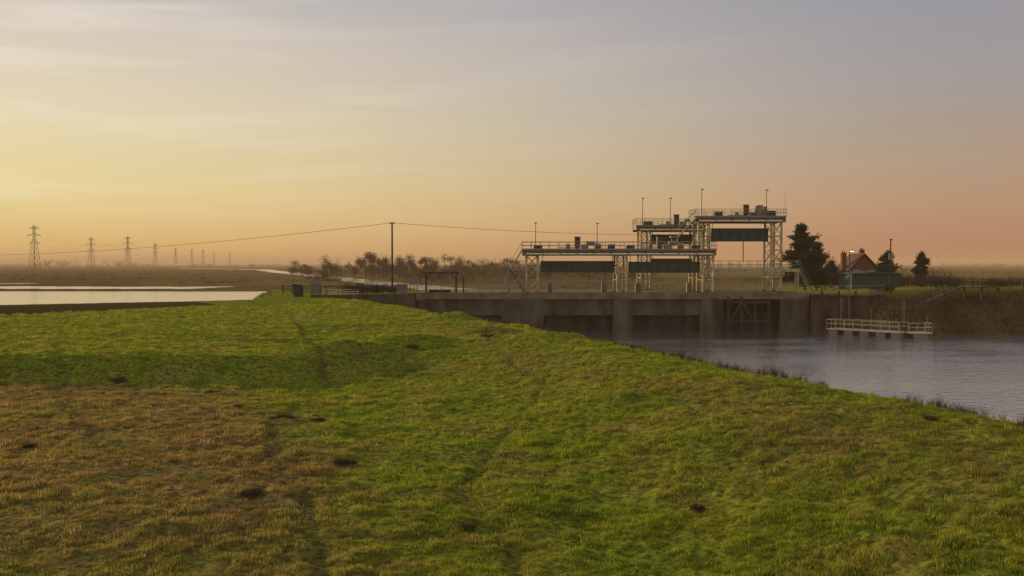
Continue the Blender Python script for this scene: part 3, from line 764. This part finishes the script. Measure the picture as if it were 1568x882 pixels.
def shrub(name,x,y,w,h,seed,m='shrub'):
    rd=random.Random(seed);q=Obj(name);z=Hs(x,y)
    for k in range(int(7+w*2)):
        cx_=x+rd.uniform(-.5,.5)*w;cy=y+rd.uniform(-.4,.4)*min(w,6)*.5;hh=h*rd.uniform(.5,1)
        q['stems'].tube((cx_,cy,z-.1),(cx_+rd.uniform(-.3,.3),cy,z+hh*.8),.05,.02,4)
        leafmass(q['leaves'],(cx_,cy,z+hh*.55),min(w,6)*.16+.3,min(w,6)*.13+.3,hh*.45,int(190),.15,rd,.3)
    q.done({'stems':'bark','leaves':m})
shrub('bramble_bush',-22.5,135,4,1.7,31,'twig');shrub('bramble_bush',-18.7,134,3.4,1.6,32,'twig')
shrub('bramble_bush',-9,121.2,3.2,1.8,33,'reed');shrub('bramble_bush',-3.5,121.5,2.6,1.3,34,'reed')
shrub('bramble_bush',66,140,5,2.2,35,'twig');shrub('garden_hedge',84,150,22,2.0,36,'twig');shrub('bramble_bush',54.5,134,3,1.8,37)
shrub('bramble_bush',76,128,4,1.3,38,'reed');shrub('garden_hedge',70,162,16,3.2,39,'twig')
rd=random.Random(5);hb=MB()
def dtree(x,y,h,w,n=None,fine=1.0):
    z=Hs(x,y);hb.tube((x,y,z-.5),(x,y,z+h*.6),h*.025,h*.012,4,cap=False)
    n=n or 260
    K=rd.choice((5,6,7,8))
    for k in range(K):
        c=(x+rd.uniform(-.36,.36)*w,y+rd.uniform(-.3,.3)*w,z+h*rd.uniform(.22,.8));q_=rd.uniform(.6,1.2);leafmass(hb,c,w*.25*q_,w*.25*q_,h*.21*q_,n//K,(.03*h+.2)*fine,rd,.0)
    for k in range(7):
        a=rd.uniform(0,6.28);hb.tube((x,y,z+h*.3),(x+math.cos(a)*w*.42,y+math.sin(a)*w*.42,z+h*rd.uniform(.6,1.0)),h*.01,h*.004,3,cap=False)
for (u,v,wp,yy) in [(455,402,20,620),(478,398,20,640),(492,401,16,600),(520,393,24,560),(535,396,18,560),(551,386,22,540),(566,383,28,540),(583,386,24,545),(600,392,16,545),(618,387,26,540),
    (634,388,26,545),(650,392,20,540),(668,396,14,540),(690,386,24,560),(708,397,20,580),(725,397,22,600),(742,395,24,620),(758,392,24,620),(775,392,24,640),(792,395,20,640),(820,397,26,660),(440,407,16,660),(505,404,18,600)]:
    x=(u-784)/1394*yy+rd.uniform(-2,2);h=9-Hs(x,yy)+(404-v)/1394*yy;dtree(x,yy+rd.uniform(-30,30),h+.6,wp*yy/1394*rd.uniform(1.2,1.8),2000,.75)
for i in range(420):
    yy=rd.uniform(420,760);u=rd.uniform(465,1000);x=(u-784)/1394*yy
    if chan_d(np.array([x]),np.array([yy]))[0]<14: continue
    dtree(x,yy,rd.choice((2.5,3,4,5,7,9)),rd.uniform(6,16),260,.9)
hb.obj('distant_tree_belt',M['hedge'])
hb=MB()
for i in range(460):
    yy=rd.uniform(1500,3600);x=rd.uniform(-.75,.75)*yy
    g_=math.sin(x*.004+1)+math.sin(x*.0013)
    if g_<-.6 and rd.random()<.6:continue
    dtree(x,yy,rd.uniform(7,14+3*max(0,g_)),rd.uniform(18,50),60)
for (u,v,wp) in [(88,395,40),(110,396,40),(65,397,30),(170,396,40),(215,400,30),(300,400,60),(20,401,40),(400,401,40),(1500,402,60),(1540,401,70)]:
    yy=2000;x=(u-784)/1394*yy
    for kk in range(4): dtree(x+rd.uniform(-.4,.4)*wp*yy/1394,yy,(9+(404-v)/1394*yy)*rd.uniform(.8,1),wp*yy/1394*.5,160)
hb.obj('distant_tree_mass',M['hedge'])
hb=MB()
for (x0,y0,x1,y1) in [(-140,380,-60,470),(-420,620,-150,700),(-600,900,-200,1000),(60,300,160,330),(100,420,320,450),(20,330,60,360),(-300,480,-120,520),(200,700,600,760),(-70,330,-24,300),(-100,440,-20,420),(0,300,60,310),(-60,420,0,350)]:
    L=math.hypot(x1-x0,y1-y0)
    for i in range(int(L/2.5)):
        t=rd.random();x=lerp(x0,x1,t)+rd.gauss(0,1);y=lerp(y0,y1,t);z=Hs(x,y)
        if z<.1: continue
        leafmass(hb,(x,y,z+.7),2.4,1.2,1.1*rd.uniform(.5,1.5),30,.35,rd,.2)
hb.obj('distant_hedge',M['hedge'])

# ------------------------------------------------------------------ pylons
pb=MB();HP=50.
def lvl(z): return 4.2*(1-z/HP)**1.25*1.0+.55 if z<34 else .95
def pt(i,z): 
    w_=lvl(z);return (w_*(1,-1,-1,1)[i],w_*(1,1,-1,-1)[i],z)
zs=[0,8,15,21,26,30,34,38,42,46,48]
for i in range(4):
    for a,b in zip(zs[:-1],zs[1:]):
        pb.beam(pt(i,a),pt(i,b),.33);j=(i+1)%4
        pb.beam(pt(i,a),pt(j,b),.16);pb.beam(pt(j,a),pt(i,b),.16);pb.beam(pt(i,b),pt(j,b),.16)
for z_,arm in((30,6.5),(38,8.5),(45.5,5.8)):
    for s_ in(-1,1):
        for yy in(-.9,.9):
            pb.beam((s_*.9,yy,z_),(s_*arm,0,z_+.4),.22);pb.beam((s_*.9,yy,z_+2.2),(s_*arm,0,z_+.4),.2)
        pb.beam((s_*arm,0,z_+.4),(s_*arm,0,z_-2.2),.2)
pb.beam((0,0,48),(0,0,51),.3)
pme=None;lines=[[],[]]
PL=[(53,950,0),(140,1390,1),(196,1330,0),(238,1790,0),(269,2300,0),(294,2500,1),(311,2600,0),(328,3200,1),(352,3100,0)]
for n_,(u,yy,li) in enumerate(PL):
    x=(u-784)/1394*yy
    e=empty('electricity_pylon');
    if pme is None:
        o=pb.obj('lattice_tower',M['pyl'],e);pme=o.data
    else:
        o=bpy.data.objects.new('lattice_tower',pme);sc.collection.objects.link(o);o.parent=e
    z=Hs(x,yy);e.location=(x,yy,z);e.rotation_euler=(0,0,R(-15));lines[li].append((x,yy,z))
q=Obj('power_lines')
for ln in lines:
    ln=sorted(ln,key=lambda p:p[1])
    for a,b in zip(ln[:-1],ln[1:]):
        for z_,arm in((28,6.5),(36,8.5),(43.5,5.8)):
            for s_ in(-1,1): cable(q['conductors'],(a[0]+s_*arm,a[1],a[2]+z_),(b[0]+s_*arm,b[1],b[2]+z_),12,.05,14)
q.done({'conductors':'wire'})

# ------------------------------------------------------------------ haze
hz=MB();hz.box(-11000,11000,-11000,11000,-4,40)
m=bpy.data.materials.new('haze');m.use_nodes=True;nt=m.node_tree;nt.nodes.clear()
out=nt.nodes.new('ShaderNodeOutputMaterial');ab=nt.nodes.new('ShaderNodeVolumeAbsorption');em=nt.nodes.new('ShaderNodeEmission');ads=nt.nodes.new('ShaderNodeAddShader')
DEN=.00027
ab.inputs['Color'].default_value=(0,0,0,1);ab.inputs['Density'].default_value=DEN
em.inputs['Color'].default_value=(.49,.29,.14,1);em.inputs['Strength'].default_value=DEN
nt.links.new(ab.outputs[0],ads.inputs[0]);nt.links.new(em.outputs[0],ads.inputs[1]);nt.links.new(ads.outputs[0],out.inputs['Volume'])
hz.obj('haze',m)

# ------------------------------------------------------------------ world
wd=bpy.data.worlds.new('World');sc.world=wd;wd.use_nodes=True;nt=wd.node_tree;N=nt.nodes;L=nt.links
bg=N['Background'];bg.inputs['Strength'].default_value=1
tc=N.new('ShaderNodeTexCoord');nm=N.new('ShaderNodeVectorMath');nm.operation='NORMALIZE';L.new(tc.outputs['Generated'],nm.inputs[0])
sp=N.new('ShaderNodeSeparateXYZ');L.new(nm.outputs[0],sp.inputs[0])
def mth(op,a,b=None,c=None,clamp=False):
    n=N.new('ShaderNodeMath');n.operation=op;n.use_clamp=clamp
    for i_,v in enumerate((a,b,c)):
        if v is None:continue
        if isinstance(v,(int,float)):n.inputs[i_].default_value=v
        else:L.new(v,n.inputs[i_])
    return n.outputs[0]
az=mth('ARCTAN2',sp.outputs[0],sp.outputs[1])
dz=mth('COSINE',mth('SUBTRACT',az,R(-40)))
sun_w=mth('POWER',mth('MULTIPLY_ADD',dz,1/.62,-.38/.62,True),1.5)
def s2l(c): return tuple(((v/255)/12.92 if v/255<=.04045 else ((v/255+.055)/1.055)**2.4) for v in c)
def ramp(src,els):
    r=N.new('ShaderNodeValToRGB');cr=r.color_ramp;cr.interpolation='LINEAR'
    cr.elements[0].position=els[0][0];cr.elements[0].color=(*els[0][1],1)
    cr.elements[1].position=els[-1][0];cr.elements[1].color=(*els[-1][1],1)
    for p,c in els[1:-1]:
        e=cr.elements.new(p);e.color=(*c,1)
    L.new(src,r.inputs[0]);return r.outputs[0]
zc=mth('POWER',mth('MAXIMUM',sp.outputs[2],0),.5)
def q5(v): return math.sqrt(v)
left=ramp(zc,[(0,s2l((220,171,102))),(q5(.02),s2l((232,191,114))),(q5(.074),s2l((237,217,150))),(q5(.145),s2l((233,220,181))),(q5(.226),s2l((219,207,192))),(q5(.29),s2l((188,187,188))),(q5(.5),(.62,.61,.62)),(1,(.72,.72,.76))])  # upper stops of both ramps raised above the visible sky as ground fill
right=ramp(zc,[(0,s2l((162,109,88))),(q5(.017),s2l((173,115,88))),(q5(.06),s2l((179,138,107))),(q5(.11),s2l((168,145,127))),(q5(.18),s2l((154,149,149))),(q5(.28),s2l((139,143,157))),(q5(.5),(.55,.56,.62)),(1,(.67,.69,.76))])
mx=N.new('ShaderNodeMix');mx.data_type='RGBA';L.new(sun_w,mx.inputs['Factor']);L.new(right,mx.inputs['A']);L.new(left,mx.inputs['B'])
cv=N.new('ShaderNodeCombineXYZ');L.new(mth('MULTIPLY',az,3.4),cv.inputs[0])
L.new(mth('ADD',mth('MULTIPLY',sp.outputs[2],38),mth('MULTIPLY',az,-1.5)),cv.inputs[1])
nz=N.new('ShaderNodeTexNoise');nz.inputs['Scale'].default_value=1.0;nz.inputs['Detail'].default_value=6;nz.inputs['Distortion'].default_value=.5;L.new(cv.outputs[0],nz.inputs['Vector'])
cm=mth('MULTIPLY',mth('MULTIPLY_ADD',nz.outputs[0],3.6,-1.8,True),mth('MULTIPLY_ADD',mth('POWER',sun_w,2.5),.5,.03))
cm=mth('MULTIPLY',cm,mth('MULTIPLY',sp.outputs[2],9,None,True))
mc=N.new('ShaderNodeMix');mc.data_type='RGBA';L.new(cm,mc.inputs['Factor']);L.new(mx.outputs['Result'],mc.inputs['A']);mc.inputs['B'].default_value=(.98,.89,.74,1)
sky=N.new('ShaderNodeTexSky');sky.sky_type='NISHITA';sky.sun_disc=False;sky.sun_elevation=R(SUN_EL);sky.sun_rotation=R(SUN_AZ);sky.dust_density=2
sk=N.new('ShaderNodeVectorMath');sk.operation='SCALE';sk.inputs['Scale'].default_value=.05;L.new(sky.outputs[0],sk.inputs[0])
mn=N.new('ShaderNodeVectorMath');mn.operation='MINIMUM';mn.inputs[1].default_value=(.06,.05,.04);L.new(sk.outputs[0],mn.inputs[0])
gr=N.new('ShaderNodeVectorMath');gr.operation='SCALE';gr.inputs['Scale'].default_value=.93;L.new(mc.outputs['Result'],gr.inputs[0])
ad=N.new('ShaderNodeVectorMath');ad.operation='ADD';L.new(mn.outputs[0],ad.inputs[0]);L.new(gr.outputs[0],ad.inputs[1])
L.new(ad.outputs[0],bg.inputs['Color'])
# ------------------------------------------------------------------ sun
sl=bpy.data.lights.new('sun','SUN');sl.energy=5;sl.angle=R(1.0);sl.color=(1,.76,.40)
so=bpy.data.objects.new('sun',sl);sc.collection.objects.link(so)
dv=Vector((math.sin(R(SUN_AZ))*math.cos(R(SUN_EL)),math.cos(R(SUN_AZ))*math.cos(R(SUN_EL)),math.sin(R(SUN_EL))))
so.rotation_euler=dv.to_track_quat('Z','Y').to_euler()
# ------------------------------------------------------------------ camera
cd=bpy.data.cameras.new('camera');cd.lens=32;cd.sensor_width=36;cd.clip_end=30000;cd.clip_start=.2
cam=bpy.data.objects.new('camera',cd);sc.collection.objects.link(cam);cam.location=(0,0,9);cam.rotation_euler=(R(90-1.52),0,0);sc.camera=cam
sc.view_settings.view_transform='Standard';sc.view_settings.look='None';sc.view_settings.exposure=0
